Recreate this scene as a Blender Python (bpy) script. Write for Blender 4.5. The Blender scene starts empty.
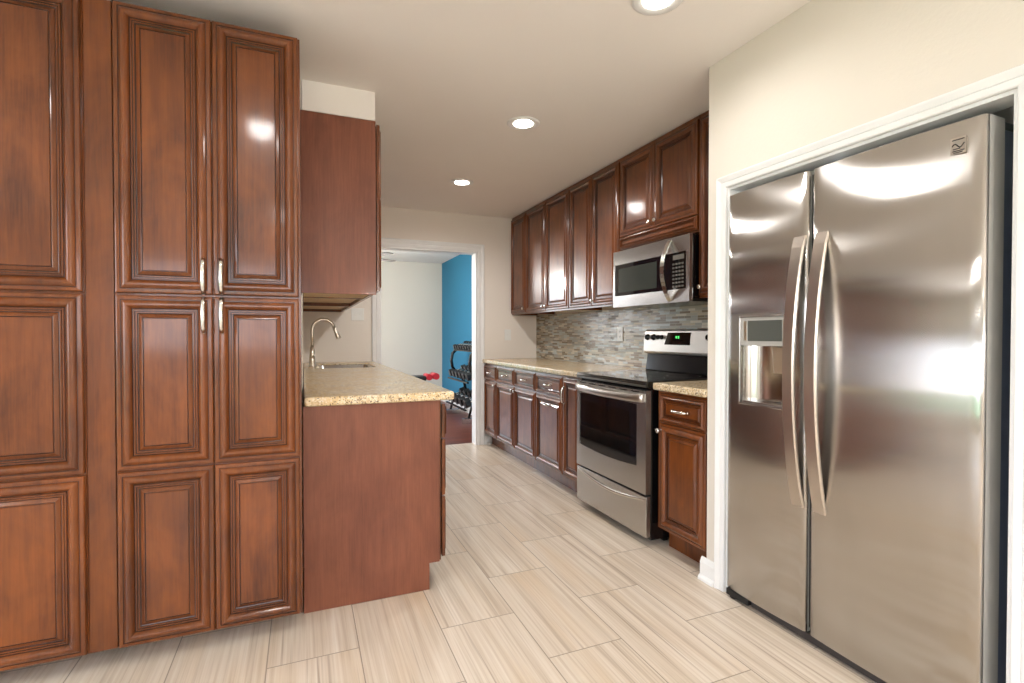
import bpy, math, random
from mathutils import Vector, Matrix

random.seed(4)
S = bpy.context.scene
COL = S.collection
R = math.radians

# ------------------------------------------------------------------ camera
CX, CZ = 0.0, 1.178
cd = bpy.data.cameras.new('camera'); cam = bpy.data.objects.new('camera', cd); COL.objects.link(cam)
cd.sensor_width = 36.0; cd.sensor_fit = 'HORIZONTAL'; cd.lens = 506.68 / 1024 * 36.0
cd.clip_start = 0.05; cd.clip_end = 200
cam.rotation_mode = 'XYZ'
_yaw, _pit = R(22.43), R(-0.807)
_f = Vector((math.sin(_yaw) * math.cos(_pit), math.cos(_yaw) * math.cos(_pit), math.sin(_pit)))
cam.rotation_euler = _f.to_track_quat('-Z', 'Y').to_euler()
cam.location = (CX, 0, CZ)
S.camera = cam

# ------------------------------------------------------------------ exposure, sky
S.view_settings.view_transform = 'Standard'; S.view_settings.look = 'None'
S.view_settings.exposure = 0.75; S.view_settings.gamma = 1.0
S.view_settings.use_curve_mapping = False
W = bpy.data.worlds.new('sky'); S.world = W; W.use_nodes = True
wn = W.node_tree; wn.nodes.clear()
wo = wn.nodes.new('ShaderNodeOutputWorld'); wb = wn.nodes.new('ShaderNodeBackground')
wt = wn.nodes.new('ShaderNodeTexCoord'); ws = wn.nodes.new('ShaderNodeSeparateXYZ'); wr = wn.nodes.new('ShaderNodeValToRGB')
wn.links.new(wt.outputs['Generated'], ws.inputs[0]); wn.links.new(ws.outputs['Z'], wr.inputs[0])
wr.color_ramp.elements[0].position = 0.0; wr.color_ramp.elements[0].color = (.90, .94, 1, 1)
wr.color_ramp.elements[1].position = 0.6; wr.color_ramp.elements[1].color = (.62, .76, 1, 1)
wn.links.new(wr.outputs[0], wb.inputs['Color']); wb.inputs['Strength'].default_value = 5.5
wn.links.new(wb.outputs[0], wo.inputs['Surface'])

LAMP_W = 14.0      # each recessed downlight
LAMP_C = (1, .975, .95)
def portal(name, loc, rot, sx, sy):
    l = bpy.data.lights.new(name, 'AREA'); l.shape = 'RECTANGLE'; l.size = sx; l.size_y = sy
    l.cycles.is_portal = True
    o = bpy.data.objects.new(name, l); COL.objects.link(o); o.location = loc; o.rotation_euler = rot

# ------------------------------------------------------------------ colour / materials
def lin(c):
    c /= 255.0
    return c / 12.92 if c <= .04045 else ((c + .055) / 1.055) ** 2.4
def rgb(r, g, b): return (lin(r), lin(g), lin(b), 1)

class NT:
    def __init__(s, name):
        s.m = bpy.data.materials.new(name); s.m.use_nodes = True; s.t = s.m.node_tree
        s.b = s.t.nodes['Principled BSDF']
    def n(s, typ, **kw):
        x = s.t.nodes.new(typ)
        for k, v in kw.items(): setattr(x, k, v)
        return x
    def l(s, a, b): s.t.links.new(a, b)
    def set(s, **kw):
        for k, v in kw.items(): s.b.inputs[k.replace('_', ' ')].default_value = v
    def coords(s, scale=(1, 1, 1), loc=(0, 0, 0), kind='Object', rnd=0):
        tc = s.n('ShaderNodeTexCoord'); mp = s.n('ShaderNodeMapping')
        mp.inputs['Scale'].default_value = scale; mp.inputs['Location'].default_value = loc
        src = tc.outputs[kind]
        if rnd:
            oi = s.n('ShaderNodeObjectInfo'); va = s.n('ShaderNodeVectorMath', operation='MULTIPLY_ADD')
            s.l(oi.outputs['Random'], va.inputs[0]); va.inputs[1].default_value = (rnd, rnd * .7, rnd * 1.3)
            s.l(src, va.inputs[2]); src = va.outputs[0]
        s.l(src, mp.inputs['Vector']); return mp.outputs[0]
    def noise(s, vec, scale=5, detail=4, rough=.5, dist=0):
        x = s.n('ShaderNodeTexNoise'); x.inputs['Scale'].default_value = scale; x.inputs['Detail'].default_value = detail
        x.inputs['Roughness'].default_value = rough; x.inputs['Distortion'].default_value = dist
        s.l(vec, x.inputs['Vector']); return x.outputs['Fac']
    def ramp(s, fac, stops, interp='LINEAR'):
        x = s.n('ShaderNodeValToRGB'); r = x.color_ramp; r.interpolation = interp
        while len(r.elements) > 1: r.elements.remove(r.elements[-1])
        r.elements[0].position = stops[0][0]; r.elements[0].color = stops[0][1]
        for p, c in stops[1:]:
            e = r.elements.new(p); e.color = c
        s.l(fac, x.inputs[0]); return x.outputs[0]
    def mix(s, fac, a, b, mode='MIX'):
        x = s.n('ShaderNodeMix', data_type='RGBA', blend_type=mode)
        if isinstance(fac, (int, float)): x.inputs[0].default_value = fac
        else: s.l(fac, x.inputs[0])
        for v, i in ((a, 6), (b, 7)):
            if isinstance(v, tuple): x.inputs[i].default_value = v
            else: s.l(v, x.inputs[i])
        return x.outputs[2]
    def bump(s, h, strength=.1, dist=.01):
        x = s.n('ShaderNodeBump'); x.inputs['Strength'].default_value = strength; x.inputs['Distance'].default_value = dist
        s.l(h, x.inputs['Height']); s.l(x.outputs[0], s.b.inputs['Normal'])

def plain(name, c, rough=.5, metal=0, **kw):
    t = NT(name); t.set(Base_Color=c, Roughness=rough, Metallic=metal, **kw)
    # a whisper of surface variation so nothing is perfectly even
    v = t.coords((1, 1, 1)); nz = t.noise(v, 9, 3)
    col = t.ramp(nz, [(.3, tuple(x * .96 for x in c[:3]) + (1,)), (.7, c)])
    t.l(col, t.b.inputs['Base Color']); return t.m

def wood(name, light, dark, rough=.32, coat=.5, grain=1.0):
    t = NT(name)
    v1 = t.coords((26, 26, 1.6), rnd=7); n1 = t.noise(v1, 1.6, 6, .62, .3)
    v2 = t.coords((2.2, 2.2, 1.2), rnd=5); n2 = t.noise(v2, 2.2, 4, .6, .6)
    v3 = t.coords((120, 120, 5), rnd=3); n3 = t.noise(v3, 1.5, 3, .6)
    c = t.ramp(n1, [(.2, dark), (.62, light)])
    c = t.mix(.55, c, t.ramp(n2, [(.33, dark), (.62, light)]))
    c = t.mix(.12 * grain, c, t.ramp(n3, [(.35, tuple(x * .45 for x in dark[:3]) + (1,)), (.6, light)]))
    oi = t.n('ShaderNodeObjectInfo')
    hs = t.n('ShaderNodeHueSaturation'); mr = t.n('ShaderNodeMapRange'); t.l(oi.outputs['Random'], mr.inputs[0])
    mr.inputs[3].default_value = .9; mr.inputs[4].default_value = 1.08
    t.l(mr.outputs[0], hs.inputs['Value']); t.l(c, hs.inputs['Color'])
    t.l(hs.outputs[0], t.b.inputs['Base Color'])
    t.set(Roughness=rough, Coat_Weight=coat, Coat_Roughness=.10, Specular_IOR_Level=.3)
    t.bump(n1, .05, .002); return t.m

M = {}
M['wood'] = wood('cherry_wood', rgb(128, 69, 27), rgb(56, 23, 10))
M['glaze'] = wood('glazed_groove_wood', rgb(66, 32, 18), rgb(40, 18, 11))
M['panel_wood'] = wood('veneer_end_panel', rgb(138, 84, 62), rgb(104, 58, 44), .42, .15, 1.3)  # same cherry, made paler and pinker to take in its glare
M['inner_wood'] = plain('cabinet_underside', rgb(198, 168, 124), .5)
M['dark_wood'] = wood('toe_kick_wood', rgb(104, 56, 36), rgb(70, 36, 24), .4, .2)

def wall_mat(name, c, bump=.12):
    t = NT(name); v = t.coords(); t.set(Roughness=.85)
    t.l(t.ramp(t.noise(v, 1.2, 2), [(.3, tuple(x * .97 for x in c[:3]) + (1,)), (.7, c)]), t.b.inputs['Base Color'])
    t.bump(t.noise(v, 85, 4), bump, .006); return t.m
M['wall'] = wall_mat('warm_white_wall', rgb(228, 220, 208))
M['wall_lightened'] = wall_mat('lightened_wall', rgb(240, 232, 222))  # same paint as the other walls, lightened against the dim galley light
M['ceiling'] = wall_mat('white_ceiling', rgb(243, 238, 232), .08)
M['wall_far'] = wall_mat('greige_wall', rgb(214, 209, 198))
M['blue'] = wall_mat('blue_wall', rgb(38, 114, 148))
M['trim'] = plain('white_trim_paint', rgb(238, 238, 236), .35)
M['white_plastic'] = plain('white_plastic', rgb(240, 240, 236), .35)

def floor_mat():
    t = NT('striped_travertine_tile')
    tc = t.n('ShaderNodeTexCoord'); sp = t.n('ShaderNodeSeparateXYZ'); t.l(tc.outputs['Object'], sp.inputs[0])
    cb = t.n('ShaderNodeCombineXYZ')
    a = t.n('ShaderNodeMath', operation='SUBTRACT'); t.l(sp.outputs['Y'], a.inputs[0]); a.inputs[1].default_value = 1.6375 - 6.55
    b = t.n('ShaderNodeMath', operation='SUBTRACT'); t.l(sp.outputs['X'], b.inputs[0]); b.inputs[1].default_value = .505 - 6.3
    t.l(a.outputs[0], cb.inputs[0]); t.l(b.outputs[0], cb.inputs[1])
    def brick(c1, c2, mo):
        br = t.n('ShaderNodeTexBrick'); br.offset = .5; br.offset_frequency = 2; br.squash = 1
        t.l(cb.outputs[0], br.inputs['Vector'])
        for k, v in (('Color1', c1), ('Color2', c2), ('Mortar', mo), ('Scale', 1), ('Mortar Size', .0022), ('Mortar Smooth', .1), ('Brick Width', .655), ('Row Height', .315)):
            br.inputs[k].default_value = v
        return br
    br = brick((0, 0, 0, 1), (1, 1, 1, 1), (.5, .5, .5, 1))
    # per-tile shift of the streaks
    mul = t.n('ShaderNodeMath', operation='MULTIPLY'); t.l(br.outputs['Color'], mul.inputs[0]); mul.inputs[1].default_value = 37
    def streak(sx, sy, det, dist=0.0, rough=.55):
        mp = t.n('ShaderNodeMapping'); mp.inputs['Scale'].default_value = (sx, sy, 1); t.l(tc.outputs['Object'], mp.inputs['Vector'])
        nz = t.n('ShaderNodeTexNoise', noise_dimensions='4D'); t.l(mp.outputs[0], nz.inputs['Vector']); t.l(mul.outputs[0], nz.inputs['W'])
        nz.inputs['Scale'].default_value = 1; nz.inputs['Detail'].default_value = det; nz.inputs['Roughness'].default_value = rough; nz.inputs['Distortion'].default_value = dist
        return nz.outputs['Fac']
    s1 = streak(26, .6, 4, .15); s2 = streak(110, 1.6, 4, .1, .65); s3 = streak(5, .6, 3); s4 = streak(55, .9, 2, .1)
    c = t.ramp(s1, [(.28, rgb(164, 144, 122)), (.44, rgb(206, 191, 173)), (.6, rgb(224, 212, 198)), (.75, rgb(236, 230, 220))])
    c = t.mix(.45, c, t.ramp(s2, [(.3, rgb(176, 154, 128)), (.5, rgb(220, 204, 184)), (.7, rgb(238, 230, 216))]))
    c = t.mix(t.ramp(s3, [(.52, (0, 0, 0, 1)), (.72, (.5, .5, .5, 1))]), c, rgb(212, 182, 142))
    c = t.mix(t.ramp(s4, [(.615, (0, 0, 0, 1)), (.70, (.6, .6, .6, 1))]), c, rgb(150, 126, 102))
    c = t.mix(br.outputs['Fac'], c, rgb(158, 142, 124))
    t.l(c, t.b.inputs['Base Color']); t.set(Roughness=.34)
    inv = t.n('ShaderNodeMath', operation='SUBTRACT'); inv.inputs[0].default_value = 1; t.l(br.outputs['Fac'], inv.inputs[1])
    t.bump(inv.outputs[0], .25, .002); return t.m
M['floor'] = floor_mat()

def hardwood():
    t = NT('dark_hardwood'); tc = t.n('ShaderNodeTexCoord'); mp = t.n('ShaderNodeMapping'); t.l(tc.outputs['Object'], mp.inputs[0])
    br = t.n('ShaderNodeTexBrick'); t.l(mp.outputs[0], br.inputs['Vector']); br.offset = .37
    for k, v in (('Color1', rgb(122, 60, 40)), ('Color2', rgb(92, 42, 28)), ('Mortar', rgb(40, 18, 12)), ('Scale', 1), ('Mortar Size', .0015), ('Brick Width', 1.1), ('Row Height', .1)):
        br.inputs[k].default_value = v
    v = t.coords((2, 30, 1)); c = t.mix(.4, br.outputs['Color'], t.ramp(t.noise(v, 1.5, 5), [(.3, rgb(74, 32, 22)), (.7, rgb(142, 78, 52))]))
    t.l(c, t.b.inputs['Base Color']); t.set(Roughness=.38, Coat_Weight=.1); return t.m
M['hardwood'] = hardwood()

def granite():
    t = NT('speckled_gold_granite'); v = t.coords()
    n1 = t.noise(v, 55, 6, .7); n2 = t.noise(v, 7, 4, .6)
    vo = t.n('ShaderNodeTexVoronoi'); vo.inputs['Scale'].default_value = 210; t.l(v, vo.inputs['Vector'])
    vs = t.n('ShaderNodeSeparateColor'); t.l(vo.outputs['Color'], vs.inputs[0])
    c = t.ramp(n1, [(.30, rgb(132, 108, 84)), (.42, rgb(190, 164, 126)), (.55, rgb(222, 203, 168)), (.7, rgb(238, 228, 206))])
    c = t.mix(t.ramp(n2, [(.4, (0, 0, 0, 1)), (.65, (.65, .65, .65, 1))]), c, rgb(212, 176, 116))
    sp = t.ramp(vs.outputs[0], [(0, rgb(66, 50, 44)), (.07, rgb(120, 100, 84)), (.12, rgb(225, 205, 170)), (.8, rgb(225, 205, 170)), (.88, rgb(240, 232, 214))], 'CONSTANT')
    f = t.ramp(vs.outputs[0], [(0, (.85, .85, .85, 1)), (.12, (.12, .12, .12, 1)), (.88, (.6, .6, .6, 1))], 'CONSTANT')
    c = t.mix(f, c, sp)
    t.l(c, t.b.inputs['Base Color']); t.set(Roughness=.22, Coat_Weight=.15, Coat_Roughness=.08); return t.m
M['granite'] = granite()

def mosaic():
    t = NT('glass_strip_mosaic'); tc = t.n('ShaderNodeTexCoord'); sp = t.n('ShaderNodeSeparateXYZ'); t.l(tc.outputs['Object'], sp.inputs[0])
    cb = t.n('ShaderNodeCombineXYZ'); t.l(sp.outputs['Y'], cb.inputs[0]); t.l(sp.outputs['Z'], cb.inputs[1])
    br = t.n('ShaderNodeTexBrick'); br.offset = .37; br.offset_frequency = 2; br.squash = .6; br.squash_frequency = 3
    t.l(cb.outputs[0], br.inputs['Vector'])
    for k, v in (('Color1', (0, 0, 0, 1)), ('Color2', (1, 1, 1, 1)), ('Mortar', (.5, .5, .5, 1)), ('Scale', 1), ('Mortar Size', .0012), ('Brick Width', .105), ('Row Height', .0165)):
        br.inputs[k].default_value = v
    c = t.ramp(br.outputs['Color'], [(0, rgb(118, 98, 74)), (.14, rgb(176, 160, 134)), (.26, rgb(148, 146, 134)), (.4, rgb(196, 186, 164)), (.52, rgb(122, 112, 96)), (.6, rgb(174, 166, 148)), (.74, rgb(134, 118, 94)), (.84, rgb(186, 190, 184))], 'CONSTANT')
    c = t.mix(br.outputs['Fac'], c, rgb(170, 162, 148)); t.l(c, t.b.inputs['Base Color'])
    r = t.ramp(br.outputs['Color'], [(0, (.28,) * 3 + (1,)), (.5, (.45,) * 3 + (1,)), (.6, (.22,) * 3 + (1,))], 'CONSTANT')
    t.l(r, t.b.inputs['Roughness'])
    inv = t.n('ShaderNodeMath', operation='SUBTRACT'); inv.inputs[0].default_value = 1; t.l(br.outputs['Fac'], inv.inputs[1])
    t.bump(inv.outputs[0], .4, .002); return t.m
M['mosaic'] = mosaic()

def steel(name, c=(.52, .50, .475, 1), rough=.27, aniso=.75, wave=.0, axis='Z'):
    t = NT(name); t.set(Base_Color=c, Metallic=1, Roughness=rough, Anisotropic=aniso)
    tg = t.n('ShaderNodeTangent', direction_type='RADIAL', axis=axis); t.l(tg.outputs[0], t.b.inputs['Tangent'])
    v = t.coords((1, 260, 2.5)); nz = t.noise(v, 1, 3)
    t.l(t.ramp(nz, [(.3, tuple(x * .93 for x in c[:3]) + (1,)), (.7, c)]), t.b.inputs['Base Color'])
    if wave:
        v2 = t.coords((.5, .9, 5.5)); t.bump(t.noise(v2, 1.0, 1.5, .4, .4), 1.0, wave)
    return t.m
M['steel'] = steel('brushed_steel')
M['fridge_steel'] = steel('brushed_fridge_steel', rough=.19, aniso=.95, wave=.003)
M['satin'] = plain('satin_handle_steel', (.60, .55, .50, 1), .30, 1)
M['panel_steel'] = plain('satin_panel_steel', (.66, .63, .59, 1), .42, 1)
M['chrome'] = plain('polished_nickel', (.72, .70, .66, 1), .16, 1)
M['nickel'] = plain('brushed_nickel', (.78, .71, .60, 1), .3, 1)
M['sink'] = plain('sink_steel', (.66, .65, .63, 1), .25, 1)
M['black_glass'] = plain('black_ceramic_glass', rgb(10, 11, 12), .06, 0, Coat_Weight=.5, Coat_Roughness=.03)
M['black'] = plain('black_enamel', rgb(12, 12, 13), .16)
M['black_matte'] = plain('black_plastic', rgb(22, 21, 22), .5)
M['oven_glass'] = plain('dark_oven_glass', rgb(16, 16, 22), .05, 0, Coat_Weight=.6)
M['grey_side'] = plain('slate_grey_enamel', rgb(104, 114, 134), .3)
M['door_side'] = plain('pale_grey_edge', rgb(190, 188, 182), .4, .2)
M['grey_plastic'] = plain('grey_plastic', rgb(84, 87, 82), .3)
M['dark_screen'] = plain('screen_reflection_grey', rgb(58, 62, 58), .12)  # dark glass, with its grey reflection put into the colour
M['key_grey'] = plain('key_legend_grey', rgb(92, 86, 78), .4)
M['dark_grey'] = plain('dark_grey_plastic', rgb(52, 47, 46), .45)
M['cast'] = plain('dumbbell_rubber', rgb(30, 31, 34), .3)
M['red'] = plain('red_vinyl', rgb(190, 24, 44), .4)
M['slot_shade'] = plain('socket_shadow', rgb(60, 56, 52), .6)  # shade inside the plug slots, painted as a dark colour
M['fan'] = plain('grey_fan_blade', rgb(96, 92, 88), .6)

def emit(name, c, s):
    t = NT(name); t.set(Base_Color=c, Emission_Color=c, Emission_Strength=s); return t.m
M['lens'] = emit('glowing_lens', (1, .95, .88, 1), 9)
M['lamp_shade'] = emit('glowing_fill_shade', (1, .95, .88, 1), 3)
M['led'] = emit('green_digits', (.2, 1, .35, 1), .6)

def glass_mat():
    t = NT('window_glass'); t.t.nodes.remove(t.b)
    o = t.t.nodes['Material Output']; tr = t.n('ShaderNodeBsdfTransparent'); gl = t.n('ShaderNodeBsdfGlossy'); gl.inputs['Roughness'].default_value = .02
    mx = t.n('ShaderNodeMixShader'); mx.inputs[0].default_value = .07
    t.l(tr.outputs[0], mx.inputs[1]); t.l(gl.outputs[0], mx.inputs[2]); t.l(mx.outputs[0], o.inputs['Surface']); return t.m
M['glass'] = glass_mat()
def lawn():
    t = NT('lawn_grass'); v = t.coords(); t.set(Roughness=.9)
    t.l(t.ramp(t.noise(v, 3, 6), [(.3, rgb(66, 100, 48)), (.7, rgb(110, 140, 76))]), t.b.inputs['Base Color']); return t.m
M['lawn'] = lawn()
M['bounce_slab'] = plain('pale_bounce_slab', rgb(190, 184, 174), .8)

# ------------------------------------------------------------------ mesh builder
class MB:
    def __init__(s): s.v = []; s.f = []; s.m = []; s.sm = []
    def add(s, vs, fs, mi=0, smooth=False):
        o = len(s.v); s.v += [tuple(v) for v in vs]
        for f in fs: s.f.append(tuple(i + o for i in f)); s.m.append(mi); s.sm.append(smooth)
    def box(s, a, b, mi=0):
        (x0, y0, z0), (x1, y1, z1) = [min(p, q) for p, q in zip(a, b)], [max(p, q) for p, q in zip(a, b)]
        s.add([(x0, y0, z0), (x1, y0, z0), (x1, y1, z0), (x0, y1, z0), (x0, y0, z1), (x1, y0, z1), (x1, y1, z1), (x0, y1, z1)],
              [(0, 3, 2, 1), (4, 5, 6, 7), (0, 1, 5, 4), (1, 2, 6, 5), (2, 3, 7, 6), (3, 0, 4, 7)], mi); return s
    def prism(s, pts, ax, lo, hi, mi=0, smooth=False):
        """polygon pts (2D, in the two remaining axes, cyclic order) extruded along axis ax"""
        def P(p, h):
            c = list(p); c.insert(ax, h); return tuple(c)
        n = len(pts); area = sum(pts[i][0] * pts[(i + 1) % n][1] - pts[(i + 1) % n][0] * pts[i][1] for i in range(n))
        if ax == 1: area = -area
        if area < 0: pts = pts[::-1]
        vs = [P(p, lo) for p in pts] + [P(p, hi) for p in pts]
        s.add(vs, [tuple(range(n - 1, -1, -1)), tuple(range(n, 2 * n))], mi)
        s.add(vs, [(i, (i + 1) % n, n + (i + 1) % n, n + i) for i in range(n)], mi, smooth); return s
    def tube(s, path, r, seg=10, mi=0, cap=True, flat=None):
        path = [Vector(p) for p in path]; rs = r if isinstance(r, (list, tuple)) else [r] * len(path)
        vs = []; prev = None
        for i, p in enumerate(path):
            d = (path[min(i + 1, len(path) - 1)] - path[max(i - 1, 0)]).normalized()
            if prev is None:
                up = Vector((0, 0, 1)) if abs(d.z) < .9 else Vector((1, 0, 0)); a = d.cross(up).normalized()
            else: a = (prev - d * prev.dot(d)).normalized()
            prev = a; b = d.cross(a)
            for k in range(seg):
                t = 2 * math.pi * k / seg; vs.append(p + (a * math.cos(t) * (flat or 1) + b * math.sin(t)) * rs[i])
        fs = [(i * seg + k, i * seg + (k + 1) % seg, (i + 1) * seg + (k + 1) % seg, (i + 1) * seg + k) for i in range(len(path) - 1) for k in range(seg)]
        s.add(vs, fs, mi, True)
        if cap: s.add(vs, [tuple(range(seg - 1, -1, -1)), tuple(range(len(vs) - seg, len(vs)))], mi)
        return s
    def lathe(s, prof, c=(0, 0, 0), ax=2, seg=24, mi=0):
        """prof = (radius, height) from first to last along axis ax"""
        vs = []
        for r, h in prof:
            for k in range(seg):
                t = 2 * math.pi * k / seg; q = [r * math.cos(t), r * math.sin(t)]; q.insert(ax, h)
                vs.append((q[0] + c[0], q[1] + c[1], q[2] + c[2]))
        fs = [(i * seg + k, i * seg + (k + 1) % seg, (i + 1) * seg + (k + 1) % seg, (i + 1) * seg + k) for i in range(len(prof) - 1) for k in range(seg)]
        s.add(vs, fs, mi, True)
        s.add(vs, [tuple(range(seg - 1, -1, -1)), tuple(range(len(vs) - seg, len(vs)))], mi); return s
    def build(s, name, mats, parent=None, bevel=0, seg=2, loc=None, rotz=None, fix=True):
        me = bpy.data.meshes.new(name); me.from_pydata(s.v, [], s.f); me.update()
        for k in (mats if isinstance(mats, (list, tuple)) else [mats]): me.materials.append(M[k])
        for p, mi, sm in zip(me.polygons, s.m, s.sm): p.material_index = mi; p.use_smooth = sm
        if fix:
            import bmesh
            bm = bmesh.new(); bm.from_mesh(me); bmesh.ops.remove_doubles(bm, verts=bm.verts, dist=1e-5)
            bmesh.ops.recalc_face_normals(bm, faces=bm.faces); bm.to_mesh(me); bm.free()
        o = bpy.data.objects.new(name, me); COL.objects.link(o)
        if parent: o.parent = parent
        if loc: o.location = loc
        if rotz is not None: o.rotation_euler = (0, 0, rotz)
        if bevel:
            b = o.modifiers.new('bevel', 'BEVEL'); b.width = bevel; b.segments = seg; b.limit_method = 'ANGLE'; b.angle_limit = R(40)
            b.harden_normals = False
        return o

def tag(o, label, cat, group=None, kind=None):
    o['label'] = label; o['category'] = cat
    if group: o['group'] = group
    if kind: o['kind'] = kind
    return o
def thing(name, label, cat, loc=(0, 0, 0), rotz=0, group=None):
    o = bpy.data.objects.new(name, None); COL.objects.link(o); o.location = loc; o.rotation_euler = (0, 0, rotz)
    o.empty_display_size = .1
    return tag(o, label, cat, group)
def struct(name, mb, mats, bevel=0, parent=None, fix=True):
    o = mb.build(name, mats, parent, bevel, fix=fix)
    if not parent: o['kind'] = 'structure'
    return o
def bx(a, b): return MB().box(a, b)

# ------------------------------------------------------------------ the rooms
XF, XR, YB = 1.783, 2.415, 5.12           # fridge wall face, kitchen right wall face, kitchen far wall face
YN = 1.875                                # where the fridge wall ends
CEIL = 2.44
XL, YS, YP = -3.3, -2.9, 2.10             # left side, side behind the camera, wall the pantry stands in
WT = .13
# tile floor / hardwood beyond the doorway
struct('floor', bx((XL - .1, YS - .1, -.06), (2.75, YB + WT * .9, 0)), 'floor')
struct('floor_hardwood', bx((-3.4, YB + WT * .9, -.06), (2.45, 9.0, -.001)), 'hardwood')
struct('ceiling', bx((XL - .2, YS - .2, CEIL), (2.75, YB + WT, CEIL + .08)), 'ceiling')
struct('ceiling_gym', bx((-3.5, YB + WT, CEIL), (2.45, 9.0, CEIL + .08)), 'ceiling')
struct('ground', bx((-40, -40, -.42), (40, 40, -.32)), 'lawn')
struct('ground_bounce', bx((XL - 4, YS - 4, -.32), (6, 2.2, -.22)), 'bounce_slab')  # unseen pale slab, added to keep green lawn bounce off the ceiling

# fridge wall, with the alcove opening (Y .757..1.757, Z 0..1.84)
AY0, AY1, AZ = .746, 1.758, 1.842
m = MB()
m.box((XF, AY1, 0), (XF + .10, YN, CEIL)); m.box((XF, YS - .1, 0), (XF + .10, AY0, CEIL)); m.box((XF, AY0, AZ), (XF + .10, AY1, CEIL))
m.box((XF + .10, YN - .10, 0), (XR + .1, YN, CEIL))
struct('wall_right_fridge', m, 'wall')
struct('wall_alcove_back', MB().box((2.60, .60, 0), (2.68, 1.78, CEIL)).box((XF + .10, .55, 0), (2.60, .62, CEIL)), 'wall')
struct('wall_right', MB().box((XR, YN, 0), (XR + .12, YB + WT, CEIL)), 'wall')
# far wall with the doorway
DX0, DX1, DZ = .70, 1.715, 2.055
m = MB(); m.box((-.12, YB, 0), (DX0, YB + WT, CEIL)); m.box((DX1, YB, 0), (XR, YB + WT, CEIL)); m.box((DX0, YB, DZ), (DX1, YB + WT, CEIL))
struct('wall_far', m, 'wall_lightened')
m = MB(); m.box((-.12, 2.744, 0), (0, YB, CEIL)); struct('wall_left', m, 'wall_lightened')
struct('wall_pantry', MB().box((XL, 2.16, 0), (-2.95, 2.28, CEIL)).box((-1.30, 2.16, 0), (-1.075, 2.28, CEIL)).box((-2.95, 2.16, 0), (-1.30, 2.28, .60)).box((-2.95, 2.16, 2.06), (-1.30, 2.28, CEIL)).box((-1.10, 2.73, 0), (-.121, 2.83, CEIL)).box((-1.10, 2.28, 0), (-1.075, 2.73, CEIL)), 'wall')
# dining side: unseen windows left and behind, added for even light and reflections
def wall_open(name, ax, p0, p1, lo, hi, o0, o1, z0, z1, mat):
    """wall slab between p0..p1 on axis ax, spanning lo..hi with one opening"""
    m = MB()
    def b(u0, u1, w0, w1):
        if u1 - u0 < 1e-4 or w1 - w0 < 1e-4: return
        if ax == 0: m.box((p0, u0, w0), (p1, u1, w1))
        else: m.box((u0, p0, w0), (u1, p1, w1))
    b(lo, o0, 0, CEIL); b(o1, hi, 0, CEIL); b(o0, o1, 0, z0); b(o0, o1, z1, CEIL)
    return struct(name, m, mat)
wall_open('wall_dining', 0, XL - .12, XL, YS - .12, 2.24, -1.9, 1.5, .42, 2.15, 'wall')
wall_open('wall_back', 1, YS - .12, YS, XL, 2.0, -1.9, .2, .95, 2.1, 'wall')
# gym room
GX, GY = 2.3, 8.85
struct('wall_blue', bx((GX, YB + WT, 0), (GX + .1, GY + .1, CEIL)), 'blue')
wall_open('wall_gym_far', 1, GY, GY + .12, -3.4, GX, -2.2, .3, .35, 2.15, 'wall_far')
wall_open('wall_gym_side', 0, -3.4, -3.28, YB + WT, GY, 5.5, 8.6, .3, 2.2, 'wall_far')
struct('wall_gym_near', bx((-3.4, YB + .01, 0), (-.12, YB + WT, CEIL)), 'wall_far')

def window(n, ax, p, lo, hi, z0, z1, cols):
    f = MB(); g = MB(); t = .05
    def b(mb, u0, u1, w0, w1, d):
        if ax == 0: mb.box((p - d, u0, w0), (p + d, u1, w1))
        else: mb.box((u0, p - d, w0), (u1, p + d, w1))
    b(f, lo, hi, z0, z0 + t, .04); b(f, lo, hi, z1 - t, z1, .04); b(f, lo, lo + t, z0 + t, z1 - t, .04); b(f, hi - t, hi, z0 + t, z1 - t, .04)
    for k in range(1, cols):
        u = lo + (hi - lo) * k / cols; b(f, u - t / 2, u + t / 2, z0 + t, z1 - t, .035)
    b(g, lo + t, hi - t, z0 + t, z1 - t, .003)
    o = struct(f'window_{n}', f, 'trim'); g.build('pane', 'glass', o)
window(1, 0, XL - .06, -1.9, 1.5, .42, 2.15, 3)
window(2, 1, YS - .06, -1.9, .2, .95, 2.1, 3)
window(3, 1, GY + .06, -2.2, .3, .35, 2.15, 2)
window(4, 0, -3.34, 5.5, 8.6, .3, 2.2, 3)
window(5, 1, 2.23, -2.95, -1.30, .60, 2.06, 2)
portal('window_daylight', (-2.125, 2.27, 1.33), (R(-90), 0, 0), 1.65, 1.46)
portal('window_daylight', (XL - .01, -.2, 1.28), (0, R(-90), 0), 1.73, 3.4)
portal('window_daylight', (-.85, YS - .01, 1.525), (R(90), 0, 0), 2.1, 1.15)
portal('window_daylight', (-.95, GY + .01, 1.25), (R(-90), 0, 0), 2.5, 1.8)
portal('window_daylight', (-3.29, 7.05, 1.25), (0, R(-90), 0), 1.9, 3.1)

# soffit over the sink-side wall cabinets
struct('trim_soffit', bx((0.002, 2.731, 2.292), (.355, YB, CEIL)), 'ceiling')

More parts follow.
